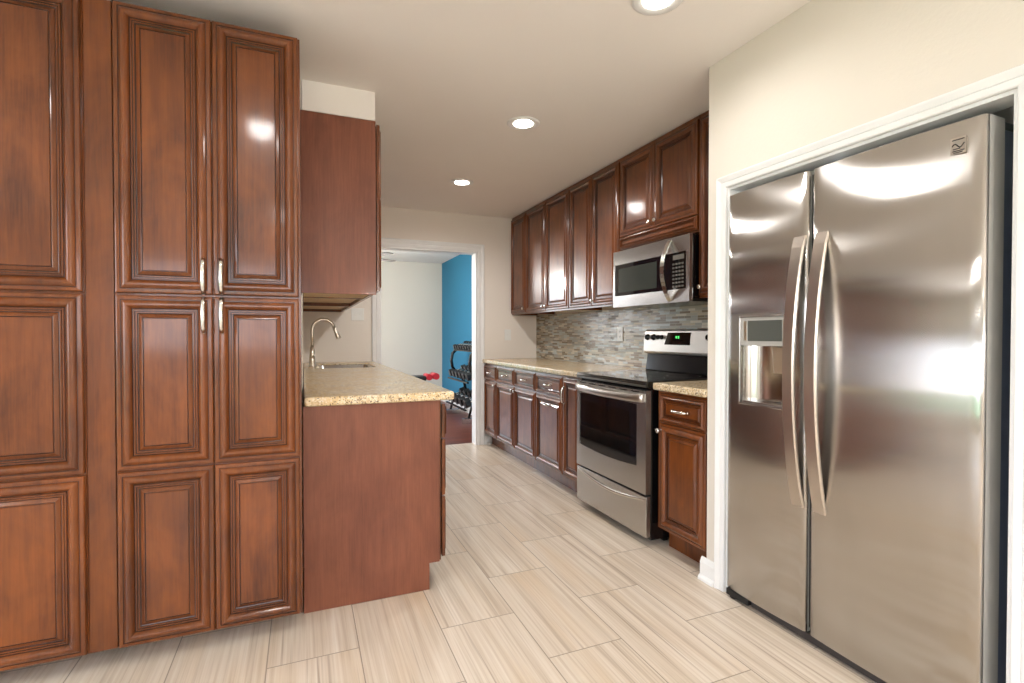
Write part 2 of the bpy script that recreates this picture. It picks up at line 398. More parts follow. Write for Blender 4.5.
# doorway casing and jambs
def casing_profile(w):  # (across, out) from inner edge outwards
    return [(0, 0), (0, .010), (.004, .013), (w * .38, .015), (w * .44, .011), (w * .50, .015), (w * .84, .021), (w * .93, .021), (w, .016), (w, 0)]
def casing(name, ax, face, out, u0, u1, ztop, w, zb=0.0):
    """mitred three-sided casing round an opening u0..u1 (axis the other horizontal one), standing out from `face`"""
    pr = casing_profile(w); m = MB(); rows = []
    for (a, h) in pr:
        row = [(u0 - a, zb), (u0 - a, ztop + a), (u1 + a, ztop + a), (u1 + a, zb)]
        rows.append([((face + out * h, u, z) if ax == 0 else (u, face + out * h, z)) for u, z in row])
    n = len(pr); vs = [v for r in rows for v in r]; fs = []
    for i in range(n - 1):
        for k in range(3): fs.append((i * 4 + k, i * 4 + k + 1, (i + 1) * 4 + k + 1, (i + 1) * 4 + k))
    fs.append(tuple(i * 4 for i in range(n))); fs.append(tuple(i * 4 + 3 for i in range(n)))
    m.add(vs, fs); return struct(name, m, 'trim')
casing('door_1_casing', 1, YB, -1, DX0, DX1, DZ, .075)
casing('trim_fridge_casing', 0, XF, -1, AY0, AY1, AZ, .052)
m = MB(); m.box((DX0 + .0005, YB - .002, 0), (DX0 + .018, YB + WT + .004, DZ - .018)); m.box((DX1 - .018, YB - .002, 0), (DX1 - .0005, YB + WT + .004, DZ - .018))
m.box((DX0 + .0005, YB - .002, DZ - .018), (DX1 - .0005, YB + WT + .004, DZ - .0005)); struct('door_1_jamb', m, 'trim')
m = MB(); m.box((XF + .001, AY1 - .012, 0), (XF + .099, AY1 - .0005, AZ - .012)); m.box((XF + .001, AY0 + .0005, 0), (XF + .099, AY0 + .012, AZ - .012)); m.box((XF + .001, AY0 + .0005, AZ - .012), (XF + .099, AY1 - .0005, AZ - .0005))
struct('trim_fridge_jamb', m, 'trim')
# baseboards: profile (out, z)
BBP = [(0, 0), (.028, 0), (.028, .012), (.022, .020), (.015, .024), (.015, .082), (.011, .092), (.006, .104), (0, .106)]
def baseboard(name, ax, face, out, lo, hi):
    m = MB(); pts = [((face + out * a), z) for a, z in BBP]
    if ax == 0: m.prism(pts, 1, lo, hi)
    else: m.prism(pts, 0, lo, hi)
    return struct(name, m, 'trim')
baseboard('baseboard_fridge', 0, XF, -1, AY1 + .053, YN + .0282)
baseboard('baseboard_corner', 1, YN, 1, XF, XF + .16)
baseboard('baseboard_far', 1, YB, -1, DX1 + .076, 1.86)
baseboard('baseboard_blue', 0, GX, -1, YB + WT, GY)
baseboard('baseboard_gym', 1, GY, -1, -3.2, GX)

# ------------------------------------------------------------------ cabinet fronts
PROF = [(0, 0, 0), (0, .013, 0), (.002, .0160, 0), (.005, .0175, 0), (.0135, .0180, 0), (.0140, .0165, 1), (.0165, .0165, 1), (.019, .0200, 0), (.024, .0240, 0), (.029, .0265, 0), (.034, .0265, 0), (.038, .0245, 0), (.042, .0205, 0), (.046, .0145, 0),
        (.0475, .0120, 1), (.0495, .0120, 1), (.0510, .0150, 0), (.0545, .0150, 0), (.0555, .0118, 1), (.0570, .0118, 1), (.0585, .0142, 0), (.0620, .0142, 0),
        (.0630, .0105, 1), (.0660, .0095, 1), (.0675, .0110, 0), (.0760, .0165, 0), (.0785, .0175, 0), (.0800, .0150, 1), (.0815, .0150, 1), (.0825, .0168, 0)]
def raised(name, w, h, parent, x, z, y=0.0, sc=1.0, dsc=1.0, mats=('wood', 'glaze')):
    """raised-panel front w x h, lower left corner at (x, z), back at local y, facing local -Y; mitred rings"""
    lim = min(w, h) / 2 - .006; k = min(sc, lim / PROF[-1][0])
    m = MB(); vs = []; fs = []; mi = []
    for a, d, g in PROF:
        a *= k; d *= dsc
        vs += [(a, -d, a), (w - a, -d, a), (w - a, -d, h - a), (a, -d, h - a)]
    n = len(PROF)
    for i in range(n - 1):
        g = 1 if (PROF[i][2] and PROF[i + 1][2]) or PROF[i + 1][2] and not PROF[i][2] else 0
        for q in range(4): m.add([vs[i * 4 + q], vs[i * 4 + (q + 1) % 4], vs[i * 4 + 4 + (q + 1) % 4], vs[i * 4 + 4 + q]], [(0, 1, 2, 3)], g)
    m.add(vs[-4:], [(0, 1, 2, 3)], 0); m.add(vs[:4], [(3, 2, 1, 0)], 0)
    return m.build(name, list(mats), parent, loc=(x, y, z))

def bar_pull(parent, x, z, length, vertical=True, y=0.0, mat='chrome'):
    """arched flat pull standing off a door front; x, z = centre, in the parent's frame"""
    m = MB(); pts = []; n = 10
    for i in range(n + 1):
        t = i / n; s_ = (t - .5) * length; o = -.010 - .020 * math.sin(math.pi * t) ** .35
        pts.append((0, o, s_) if vertical else (s_, o, 0))
    m.tube(pts, .0075, 8)
    for e in (-.5, .5):
        c = (0, -.004, e * length) if vertical else (e * length, -.004, 0)
        m.lathe([(.008, .004), (.008, -.006), (.005, -.010)], c, ax=1, seg=10)
    return m.build('handle', mat, parent, loc=(x, y, z))
def knob(parent, x, z, y=0.0, mat='chrome'):
    m = MB(); m.lathe([(.009, 0), (.006, -.004), (.005, -.012), (.011, -.017), (.0145, -.021), (.0135, -.027), (.006, -.030)], ax=1, seg=14)
    return m.build('knob', mat, parent, loc=(x, y, z))

def cabinet(name, label, cat, loc, rotz, w, depth, z0, z1, fronts, toe=0, group=None, hollow=False, rec=.05, shell=None, gap=.001):
    """local frame: x along the width, front of the box at y=0, back at y=depth, z from the floor"""
    t = thing(name, label, cat, loc, rotz, group)
    m = MB(); e = .001
    if hollow:    # wall cabinet: underside recessed between side rims
        m.box((e, 0, z0 + rec), (w - e, depth, z1)); m.box((e, 0, z0), (.018, depth, z0 + rec)); m.box((w - .018, 0, z0), (w - e, depth, z0 + rec)); m.box((.018, 0, z0), (w - .018, .02, z0 + rec))
        m.box((.018, .02, z0 + rec - .006), (w - .018, depth, z0 + rec - .0001), 1)
    elif toe:
        m.prism([(0, z1), (depth, z1), (depth, 0), (toe, 0), (toe, z0), (0, z0)], 0, e, w - e)
    else: m.box((e, 0, z0), (w - e, depth, z1))
    m.build('body', ['wood', 'inner_wood'] if hollow else (shell or 'wood'), t)
    for f in fronts:
        nm, x, z, fw, fh = f[:5]; opt = f[5] if len(f) > 5 else {}
        d = raised(nm, fw, fh, t, x, z, -gap, opt.get('sc', 1), opt.get('dsc', 1))
        if 'pull' in opt:
            px, pz, ln, vert = opt['pull']; bar_pull(d, px, pz, ln, vert, y=opt.get('hy', -.017))
        if 'knob' in opt: knob(d, opt['knob'][0], opt['knob'][1], y=-.019)
    return t

# ---- pantry pair, facing the camera (front of boxes at Y = 2.171, recessed plinth)
PY = 2.171
PZ = ((.075, .618), (.701, .615), (1.324, 1.007))      # z, height of the three door tiers
def pantry(label, x, w, doors, depth):
    fr = []
    for dx, dw, side in doors:
        for k, (z, h) in enumerate(PZ):
            o = {}
            if side and k: o = {'pull': (dw - .027 if side > 0 else .027, h - .068 if k == 1 else .068, .122, True)}
            fr.append(('door', dx, z, dw, h, o))
    t = cabinet('pantry_cabinet', label, 'cabinet', (x, PY, 0), 0, w, depth, .072, 2.334, fr)
    MB().box((.001, 0, .001), (w - .001, depth - .135, .0715)).build('toe_kick', 'dark_wood', t, loc=(0, .135, 0))
    return t
pantry('tall cherry pantry cabinet with six raised-panel doors beside the granite counter', -.608, .603, [(.006, .294, 1), (.304, .290, -1)], .55)
pantry('tall cherry cabinet of single stacked doors beyond the flat wooden stile', -1.072, .383, [(.016, .362, 0)], .55)
tag(MB().box((-.6885, PY - .004, .072), (-.6085, PY + .19, 2.334)).build('filler_strip', 'wood', bevel=.002), 'flat vertical wooden stile between the two tall pantry cabinets', 'filler panel')

# ---- sink side: end panels and cabinets (front faces +X)
H90 = R(90)
YE = 2.293
m = MB(); m.prism([(-.002, 0), (-.002, .875), (.583, .875), (.583, .122), (.535, .122), (.535, 0)], 1, YE, YE + .019)
tag(m.build('base_end_panel', 'panel_wood', bevel=.0015), 'flat reddish wood panel closing the near end of the sink counter', 'end panel')
def left_cab(name, label, y0, w, base, fronts, group=None):
    if base: return cabinet(name, label, 'cabinet', (.594, y0, 0), H90, w, .590, .120, .874, fronts, toe=.065, group=group, gap=.006)
    return cabinet(name, label, 'cabinet', (.357, y0, 0), H90, w, .353, 1.392, 2.290, fronts, hollow=True, group=group, rec=.010 if y0 < 2.8 else .03, gap=.006)
ya = YE + .0205
t = left_cab('base_cabinet', 'sink-side base cabinet with three drawers, next to the wooden end panel', ya, .46, True,
    [('drawer', .004, .694, .452, .158, {'sc': .6, 'pull': (.226, .079, .10, False)}), ('drawer', .004, .424, .452, .262, {'pull': (.226, .131, .10, False)}), ('drawer', .004, .134, .452, .282, {'pull': (.226, .141, .10, False)})])
left_cab('base_cabinet', 'sink-side base cabinet with one door and a drawer, next to the drawer stack', ya + .46, .46, True,
    [('drawer', .004, .694, .452, .158, {'sc': .6, 'knob': (.226, .079)}), ('door', .004, .134, .452, .552, {'knob': (.03, .51)})])
left_cab('base_cabinet', 'sink-side base cabinet with one door, near side of the dishwasher space', ya + .92, .60, True,
    [('drawer', .004, .694, .592, .158, {'sc': .6, 'knob': (.296, .079)}), ('door', .004, .134, .592, .552, {'knob': (.03, .51)})])
t = thing('sink_cabinet', 'two-door base cabinet carrying the sink under the granite', 'cabinet', (.594, ya + 1.52, 0), H90)
w_ = YB - .003 - (ya + 1.52)
m = MB(); m.box((.001, 0, .12), (w_, .02, .874)); m.box((.001, .02, .12), (.02, .593, .874)); m.box((w_ - .019, .02, .12), (w_, .593, .874)); m.box((.02, .02, .12), (w_ - .019, .593, .14)); m.box((.001, .065, 0), (w_, .085, .12))
m.build('body', 'wood', t)
for k in range(2):
    raised('door', w_ / 2 - .006, .552, t, .004 + k * w_ / 2, .134, -.001); raised('false_drawer', w_ / 2 - .006, .158, t, .004 + k * w_ / 2, .694, -.001, .6)
# upper run
yu = 2.731
m = MB(); m.box((-.006, yu, 1.385), (.357, yu + .012, 2.290)); 
tag(m.build('upper_end_panel', 'panel_wood', bevel=.0015), 'flat wood panel closing the near end of the wall cabinets over the sink', 'end panel')
yv = yu + .0125
LU = ['wall cabinet over the sink counter, directly behind the flat upper end panel', 'middle wall cabinet over the sink counter', 'wall cabinet over the sink counter, touching the far wall']
for k, (y0, w) in enumerate(((yv, .45), (yv + .45, .90), (yv + 1.35, YB - .002 - yv - 1.35))):
    if k == 0: fr = [('door', .004, 1.405, w - .008, .874, {'knob': (w - .035, .04)})]
    else: fr = [('door', .004, 1.405, w / 2 - .006, .874, {'knob': (w / 2 - .035, .04)}), ('door', w / 2 + .002, 1.405, w / 2 - .006, .874, {'knob': (.03, .04)})]
    left_cab('wall_cabinet', LU[k], y0, w, False, fr, group='wall cabinets above the sink')

# ---- range side: front faces -X
HM = R(-90)
BF = 1.805      # front of base boxes ; doors stand to ~1.785
def rb(y1, y0): return y1 - y0
def right_base(label, ya, yb, fronts, name='base_cabinet'):
    return cabinet(name, label, 'cabinet', (BF, ya, 0), HM, ya - yb, XR - .003 - BF, .118, .874, fronts, toe=.075)
pd = dict(sc=.62)
DR = (.703, .155); DO = (.130, .565)   # drawer z,h ; door z,h
w = 5.115 - 4.735
right_base('base cabinet with drawer and door touching the far wall by the doorway', 5.115, 4.735,
    [('drawer', .012, DR[0], w - .020, DR[1], {'sc': .62, 'pull': ((w - .02) / 2, .078, .09, False)}), ('door', .012, DO[0], w - .020, DO[1], {'knob': (w - .05, DO[1] - .035)})])
t = right_base('double base cabinet with two drawers over two doors, middle of the long run', 4.735, 3.815,
    [('drawer', .006, DR[0], .446, DR[1], {'sc': .62, 'pull': (.223, .078, .09, False)}), ('drawer', .468, DR[0], .446, DR[1], {'sc': .62, 'pull': (.223, .078, .09, False)}),
     ('door', .006, DO[0], .446, DO[1], {'knob': (.42, DO[1] - .035)}), ('door', .468, DO[0], .446, DO[1], {'knob': (.026, DO[1] - .035)})])
w = 3.815 - 3.345
right_base('base cabinet with a drawer over a door that has a horizontal pull', 3.815, 3.345,
    [('drawer', .006, DR[0], w - .012, DR[1], {'sc': .62, 'pull': ((w - .012) / 2, .078, .09, False)}), ('door', .006, DO[0], w - .012, DO[1], {'pull': ((w - .012) / 2, DO[1] - .07, .10, False), 'hy': -.019})])
w = 3.345 - 3.062
right_base('narrow base cabinet with one full-height door squeezed beside the range', 3.345, 3.062,
    [('door', .006, DO[0], w - .012, .728, {'pull': (.035, .60, .12, True), 'hy': -.019})])
w = 2.262 - 1.880
right_base('base cabinet with drawer and door standing between the range and the refrigerator wall', 2.262, 1.880,
    [('drawer', .030, DR[0], w - .042, DR[1], {'sc': .62, 'pull': ((w - .042) / 2, .078, .11, False)}), ('door', .030, DO[0], w - .042, DO[1] + .004, {'knob': (.014, DO[1] - .036)})])
# uppers
UF = 2.112     # front of wall boxes
def right_upper(label, ya, yb, fronts, z0=1.388):
    return cabinet('wall_cabinet', label, 'cabinet', (UF, ya, 0), HM, ya - yb, XR - .003 - UF, z0, CEIL - .003, fronts, hollow=True)
UZ, UH = 1.402, 1.008
w = 5.115 - 4.705
right_upper('single-door wall cabinet touching the far wall by the doorway', 5.115, 4.705, [('door', .012, UZ, w - .020, UH, {'knob': (w - .05, .04)})])
right_upper('two-door wall cabinet second from the far wall, over the long counter', 4.705, 3.805, [('door', .006, UZ, .440, UH, {'knob': (.412, .04)}), ('door', .452, UZ, .440, UH, {'knob': (.028, .04)})])
right_upper('two-door wall cabinet ending beside the microwave', 3.805, 3.066, [('door', .006, UZ, .358, UH, {}), ('door', .370, UZ, .360, UH, {'knob': (.028, .04)})])
w = 3.064 - 2.288
t = right_upper('short two-door wall cabinet mounted above the microwave', 3.064, 2.288,
    [('door', .004, 1.868, w / 2 - .006, 2.410 - 1.868, {'knob': (w / 2 - .034, .04)}), ('door', w / 2 + .002, 1.868, w / 2 - .006, 2.410 - 1.868, {'knob': (.028, .04)})], z0=1.770)
raised('valance', w - .008, .082, t, .004, 1.780, -.001, .4)
w = 2.287 - 1.880
right_upper('single-door wall cabinet between the microwave and the refrigerator wall', 2.287, 1.880, [('door', .012, UZ, w - .020, UH, {'knob': (.028, .045)})])

# ------------------------------------------------------------------ countertops
def slab_hole(x0, x1, y0, y1, z0, z1, h=None):
    m = MB()
    if not h: return m.box((x0, y0, z0), (x1, y1, z1))
    xs = [x0, h[0], h[1], x1]; ys = [y0, h[2], h[3], y1]
    for z, fl in ((z1, 0), (z0, 1)):
        for i in range(3):
            for j in range(3):
                if i == 1 and j == 1: continue
                q = [(xs[i], ys[j], z), (xs[i + 1], ys[j], z), (xs[i + 1], ys[j + 1], z), (xs[i], ys[j + 1], z)]
                m.add(q, [(0, 1, 2, 3) if not fl else (3, 2, 1, 0)])
    for a, b in zip(xs, xs[1:]):
        m.add([(a, y0, z0), (b, y0, z0), (b, y0, z1), (a, y0, z1)], [(0, 1, 2, 3)]); m.add([(a, y1, z0), (b, y1, z0), (b, y1, z1), (a, y1, z1)], [(3, 2, 1, 0)])
    for a, b in zip(ys, ys[1:]):
        m.add([(x0, a, z0), (x0, b, z0), (x0, b, z1), (x0, a, z1)], [(3, 2, 1, 0)]); m.add([(x1, a, z0), (x1, b, z0), (x1, b, z1), (x1, a, z1)], [(0, 1, 2, 3)])
    hx0, hx1, hy0, hy1 = h
    m.add([(hx0, hy0, z0), (hx1, hy0, z0), (hx1, hy0, z1), (hx0, hy0, z1)], [(3, 2, 1, 0)]); m.add([(hx0, hy1, z0), (hx1, hy1, z0), (hx1, hy1, z1), (hx0, hy1, z1)], [(0, 1, 2, 3)])
    m.add([(hx0, hy0, z0), (hx0, hy1, z0), (hx0, hy1, z1), (hx0, hy0, z1)], [(0, 1, 2, 3)]); m.add([(hx1, hy0, z0), (hx1, hy1, z0), (hx1, hy1, z1), (hx1, hy0, z1)], [(3, 2, 1, 0)])
    return m
SK = (.135, .545, 4.18, 4.80)
o = slab_hole(.003, .648, 2.262, YB - .002, .8755, .915, SK).build('granite_countertop', 'granite', bevel=.011, seg=4)
tag(o, 'long speckled granite countertop holding the undermount sink', 'countertop')
o = slab_hole(1.765, XR - .002, 3.058, YB - .002, .8755, .915).build('granite_countertop', 'granite', bevel=.010, seg=3)
tag(o, 'speckled granite countertop running from the range to the far wall', 'countertop')
o = slab_hole(1.765, XR - .002, 1.878, 2.266, .8755, .915).build('granite_countertop', 'granite', bevel=.010, seg=3)
tag(o, 'short granite countertop between the range and the refrigerator wall', 'countertop')
# backsplash
tag(MB().box((XR - .008, 1.878, .9155), (XR - .0005, YB - .001, 1.386)).build('mosaic_backsplash', 'mosaic'), 'backsplash of thin horizontal glass and stone strips behind the range', 'backsplash')

# ------------------------------------------------------------------ sink and faucet
t = thing('undermount_sink', 'stainless steel undermount sink set into the granite', 'sink', (.34, 4.49, .70))
hx, hy = (SK[1] - SK[0]) / 2 - .001, (SK[3] - SK[2]) / 2 - .001
def rrect(hx, hy, r, n=5):
    out = []
    for cx, cy, a0 in ((hx - r, hy - r, 0), (-hx + r, hy - r, 90), (-hx + r, -hy + r, 180), (hx - r, -hy + r, 270)):
        for i in range(n + 1):
            a = R(a0 + 90 * i / n); out.append((cx + r * math.cos(a), cy + r * math.sin(a)))
    return out
m = MB(); rings = []
for dx, rr, z in ((.0, .03, .205), (-.006, .03, .2), (-.012, .04, .03), (-.03, .05, .004), (-.06, .06, .0)):
    rings.append([(x, y, z) for x, y in rrect(hx + dx, hy + dx, rr)])
n = len(rings[0]); vs = [v for r_ in rings for v in r_]
m.add(vs, [(i * n + k, i * n + (k + 1) % n, (i + 1) * n + (k + 1) % n, (i + 1) * n + k) for i in range(len(rings) - 1) for k in range(n)], 0, True)
m.add(vs, [tuple(range((len(rings) - 1) * n, len(rings) * n))])
o = m.build('basin', 'sink', t); so = o.modifiers.new('thick', 'SOLIDIFY'); so.thickness = .0012; so.offset = 0
MB().lathe([(.045, .001), (.045, .004), (.036, .005), (.030, .003)], seg=20).build('drain', 'chrome', t)
t = thing('faucet', 'brushed nickel gooseneck pull-down faucet at the back of the sink', 'faucet', (.070, 4.40, .9155))
MB().lathe([(.030, 0), (.030, .006), (.026, .012), (.0235, .06), (.020, .125), (.0165, .165)], seg=20).build('base', 'nickel', t)
pts = [(0, 0, .16), (0, 0, .26)]
for i in range(13):
    a = math.pi * i / 12 * .92; pts.append((.085 - .085 * math.cos(a), 0, .30 + .085 * math.sin(a)))
MB().tube(pts, .0130, 12).build('spout', 'nickel', t)
e = Vector(pts[-1]); d = (Vector(pts[-1]) - Vector(pts[-2])).normalized()
MB().tube([e - d * .005, e + d * .02, e + d * .085, e + d * .10], [.013, .015, .0195, .0175], 12).build('spray_head', 'nickel', t)
MB().tube([(0, -.018, .075), (.0, -.045, .080), (.012, -.085, .10)], [.009, .008, .006], 8).build('lever', 'nickel', t)
m = MB().lathe([(.019, 0), (.019, .006), (.013, .016), (.006, .020)], seg=14)
tag(m.build('soap_button', 'nickel', loc=(.098, 4.20, .9152)), 'small round metal button on the granite beside the faucet', 'sink accessory')

# ------------------------------------------------------------------ switches and outlets
def plate(name, label, loc, rotz, w, h, kinds):
    t = thing(name, label, 'switch' if 'switch' in name else 'outlet', loc, rotz)
    MB().box((-w / 2, -.006, -h / 2), (w / 2, 0, h / 2)).build('cover_plate', 'white_plastic', t, bevel=.002)
    for i, k in enumerate(kinds):
        x = (i - (len(kinds) - 1) / 2) * .046
        if k == 's':
            m = MB(); m.box((x - .006, -.009, -.013), (x + .006, -.006, .013)); m.box((x - .004, -.016, -.001), (x + .004, -.009, .011)); m.build('toggle', 'white_plastic', t)
        else:
            m = MB()
            for z in (-.02, .02):
                m.lathe([(.017, -.006), (.017, -.0085)], (x, 0, z), ax=1, seg=16)
                m.box((x - .0075, -.0092, z - .003), (x - .0045, -.0085, z + .007), 1); m.box((x + .0045, -.0092, z - .003), (x + .0075, -.0085, z + .007), 1); m.lathe([(.0026, -.0085), (.0026, -.0092)], (x, 0, z - .009), ax=1, seg=8, mi=1)
            m.build('socket', ['white_plastic', 'slot_shade'], t)
    return t
plate('light_switch', 'double white switch plate on the beige wall behind the sink', (.492, YB - .0005, 1.372), 0, .118, .118, 'ss')
plate('light_switch', 'single white switch plate on the far wall beside the doorway', (2.062, YB - .0005, 1.172), 0, .075, .118, 's')
plate('power_outlet', 'white outlet plate on the mosaic backsplash beside the range', (XR - .0085, 3.50, 1.180), HM, .075, .118, 'o')

# ------------------------------------------------------------------ range
t = thing('electric_range', 'stainless steel electric range with black glass cooktop between the base cabinets', 'range', (1.775, 3.050, 0), HM)
RW = .765
# local: x 0..RW (far to near), y depth (0 at 1.775 back to XR), -y towards the room
m = MB(); m.box((.002, .0, .035), (RW - .002, .60, .872)); m.box((.02, .12, 0), (.05, .15, .035)); m.box((RW - .07, .12, 0), (RW - .04, .15, .035)); m.box((.02, .5, 0), (.06, .54, .035)); m.box((RW - .06, .5, 0), (RW - .02, .54, .035))
m.build('body', 'black', t, bevel=.002)
# cooktop with thick front lip
m = MB(); m.prism([(-.032, .884), (-.040, .902), (-.030, .918), (.55, .922), (.55, .873), (-.012, .873)], 0, .0, RW)
ct = m.build('cooktop', 'black_glass', t, bevel=.003)
for (x, y, r_) in ((.20, .15, .105), (.56, .15, .085), (.20, .40, .075), (.56, .40, .100)):
    mm = MB(); sg = 40
    vs = []
    for rr in (r_ - .003, r_):
        vs += [(x + rr * math.cos(2 * math.pi * k / sg), y + rr * math.sin(2 * math.pi * k / sg), .9224) for k in range(sg)]
    mm.add(vs, [(k, (k + 1) % sg, sg + (k + 1) % sg, sg + k) for k in range(sg)]); mm.build('burner_ring', 'dark_grey', ct, fix=False)
# oven door
m = MB()
# slab with arched window opening: frame built from column strips
dz0, dz1, wx0, wx1 = .292, .866, .040, .680
cols = 16; xs = [.003, wx0] + [wx0 + (wx1 - wx0) * i / cols for i in range(1, cols)] + [wx1, RW - .003]
def wb(x): u = (x - (wx0 + wx1) / 2) / ((wx1 - wx0) / 2); return .422 + .016 * u * u
def wtp(x): u = (x - (wx0 + wx1) / 2) / ((wx1 - wx0) / 2); return .787 - .003 * u * u
for a, b in zip(xs, xs[1:]):
    if a < wx0 - 1e-6 or b > wx1 + 1e-6:
        m.box((a, -.035, dz0), (b, 0, dz1))
    else:
        for lo, hi in (((dz0, dz0), (wb(a), wb(b))), ((wtp(a), wtp(b)), (dz1, dz1))):
            v = [(a, -.035, lo[0]), (b, -.035, lo[1]), (b, 0, lo[1]), (a, 0, lo[0]), (a, -.035, hi[0]), (b, -.035, hi[1]), (b, 0, hi[1]), (a, 0, hi[0])]
            m.add(v, [(0, 3, 2, 1), (4, 5, 6, 7), (0, 1, 5, 4), (2, 3, 7, 6)])
od = m.build('oven_door', 'steel', t)
m = MB(); m.box((wx0 - .0, -.031, .40), (wx1, -.026, .79)); m.build('window', 'oven_glass', od)
m = MB(); m.box((wx0 + .07, -.0322, .475), (wx1 - .07, -.0312, .735)); m.build('inner_window', 'black_glass', od)
# arched handle across the door top (bowed outwards)
m = MB(); n = 16; sec = [(-.006, -.024), (-.013, -.016), (-.013, .014), (-.004, .022), (.004, .016), (.004, -.018)]
vs = []
for i in range(n + 1):
    u = i / n; x = .012 + (RW - .024) * u; o_ = -.038 - .022 * math.sin(math.pi * u) ** .5; z = .826 - .008 * math.sin(math.pi * u)
    vs += [(x, o_ + a, z + b) for a, b in sec]
k6 = len(sec); m.add(vs, [(i * k6 + q, i * k6 + (q + 1) % k6, (i + 1) * k6 + (q + 1) % k6, (i + 1) * k6 + q) for i in range(n) for q in range(k6)], 0, True); m.add(vs, [tuple(range(k6)), tuple(range(n * k6, n * k6 + k6))])
for x in (.014, RW - .032): m.box((x, -.046, .806), (x + .018, -.030, .842))
m.build('handle', 'satin', od)
m = MB()
for i in range(6): bx((.05 + i * .115, -.0362, .852), (.05 + i * .115 + .075, -.0345, .858)).build('vent_slot', 'black', od)
# storage drawer
m = MB(); m.box((.003, -.033, .052), (RW - .003, 0, .280)); dr = m.build('drawer', 'steel', t, bevel=.004)
m = MB(); vs = []; sec = [(0, -.014), (-.008, -.010), (-.012, .004), (-.006, .012), (0, .013)]
for i in range(n + 1):
    u = i / n; x = .02 + (RW - .04) * u; s_ = math.sin(math.pi * u) ** .6; z = .262 - .040 * math.sin(math.pi * u)
    vs += [(x, -.032 + a * (.25 + s_), z + b * (.4 + .6 * s_)) for a, b in sec]
k5 = len(sec); m.add(vs, [(i * k5 + q, i * k5 + q + 1, (i + 1) * k5 + q + 1, (i + 1) * k5 + q) for i in range(n) for q in range(k5 - 1)], 0, True)
m.build('handle', 'chrome', dr)
# backguard
m = MB(); m.prism([(.535, .9225), (.555, 1.040), (.60, 1.040), (.60, .9225)], 0, .004, RW - .004); m.build('backguard', 'black', t, bevel=.004)
m = MB(); m.prism([(.525, 1.042), (.518, 1.060), (.524, 1.150), (.532, 1.200), (.545, 1.212), (.605, 1.212), (.605, 1.042)], 0, .0, RW)
cp = m.build('control_panel', 'panel_steel', t, bevel=.008, seg=3)
for x in (.045, .112, .160, .200, .64, .70):
    r_ = .022 if x < .15 or x > .5 else .016
    m = MB(); m.lathe([(r_, 0), (r_, -.004), (r_ * .8, -.007), (r_ * .72, -.017), (r_ * .5, -.019)], (0, 0, 0), ax=1, seg=18); m.box((-.003, -.023, -r_ * .7), (.003, -.017, r_ * .7))
    kb = m.build('knob', 'black', cp, loc=(x, .5262, 1.158)); kb.rotation_euler = (R(-6), 0, 0)
m = MB(); v = []
for yy in (-.0025, .012): v += [(.232, .5218 + yy, 1.108), (.480, .5218 + yy, 1.108), (.480, .5298 + yy, 1.190), (.262, .5298 + yy, 1.190)]
m.add(v, [(0, 1, 2, 3), (7, 6, 5, 4), (0, 4, 5, 1), (1, 5, 6, 2), (2, 6, 7, 3), (3, 7, 4, 0)])
dp = m.build('display', 'black_glass', cp)
m = MB()
for x in (.345, .366):
    for zz in (1.152, 1.164): m.box((x, 0, zz), (x + .010, .001, zz + .002))
    for xx in (x, x + .008): m.box((xx, 0, 1.152), (xx + .002, .001, 1.166))
m.build('clock_digits', 'led', dp, loc=(0, .5218, 0))

# ------------------------------------------------------------------ microwave
t = thing('microwave', 'stainless steel over-the-range microwave with curved handle', 'microwave', (2.062, 3.052, 1.362), HM)
MW, MH = .764, .392
m = MB(); m.box((.0, .002, .006), (MW, XR - .004 - 2.062, MH)); m.build('body', 'black', t, bevel=.002)
m = MB(); m.box((0, -.026, .004), (MW, 0, .082)); m.box((0, -.026, .298), (MW, 0, MH)); m.box((0, -.026, .082), (.020, 0, .298)); m.box((MW - .026, -.026, .082), (MW, 0, .298))
dm = m.build('door', 'steel', t, bevel=.002)
m = MB(); m.box((.0205, -.024, .0825), (.60, -.002, .2975)); m.build('window', 'oven_glass', dm)
m = MB(); m.box((.065, -.0248, .105), (.475, -.0238, .270)); m.build('inner_window', 'dark_screen', dm)
m = MB(); m.box((.602, -.024, .0825), (MW - .027, -.002, .2975)); cpn = m.build('control_panel', 'black', dm)
m = MB()
for i in range(7):
    for j in range(4): m.box((.622 + j * .026, -.0252, .094 + i * .022), (.622 + j * .026 + .017, -.0240, .094 + i * .022 + .010))
m.box((.625, -.0252, .256), (.72, -.0240, .284)); m.build('keypad', 'key_grey', cpn)
m = MB(); n = 16; vs = []
for i in range(n + 1):
    u = i / n; z = .014 + .366 * u; s_ = math.sin(math.pi * u) ** .8
    o_ = -.026 - .062 * s_; hw = .017
    vs += [(.600 - hw, o_, z), (.600 + hw, o_, z), (.600 + hw - .004, o_ + .010, z), (.600 - hw + .004, o_ + .010, z)]
m.add(vs, [(i * 4 + q, i * 4 + (q + 1) % 4, (i + 1) * 4 + (q + 1) % 4, (i + 1) * 4 + q) for i in range(n) for q in range(4)], 0, False); m.add(vs, [(0, 1, 2, 3), tuple(range(n * 4, n * 4 + 4))])
m.build('handle', 'chrome', dm)

# ------------------------------------------------------------------ refrigerator
t = thing('refrigerator', 'tall stainless steel side-by-side refrigerator with ice dispenser', 'refrigerator', (1.75, 1.732, 0), HM)
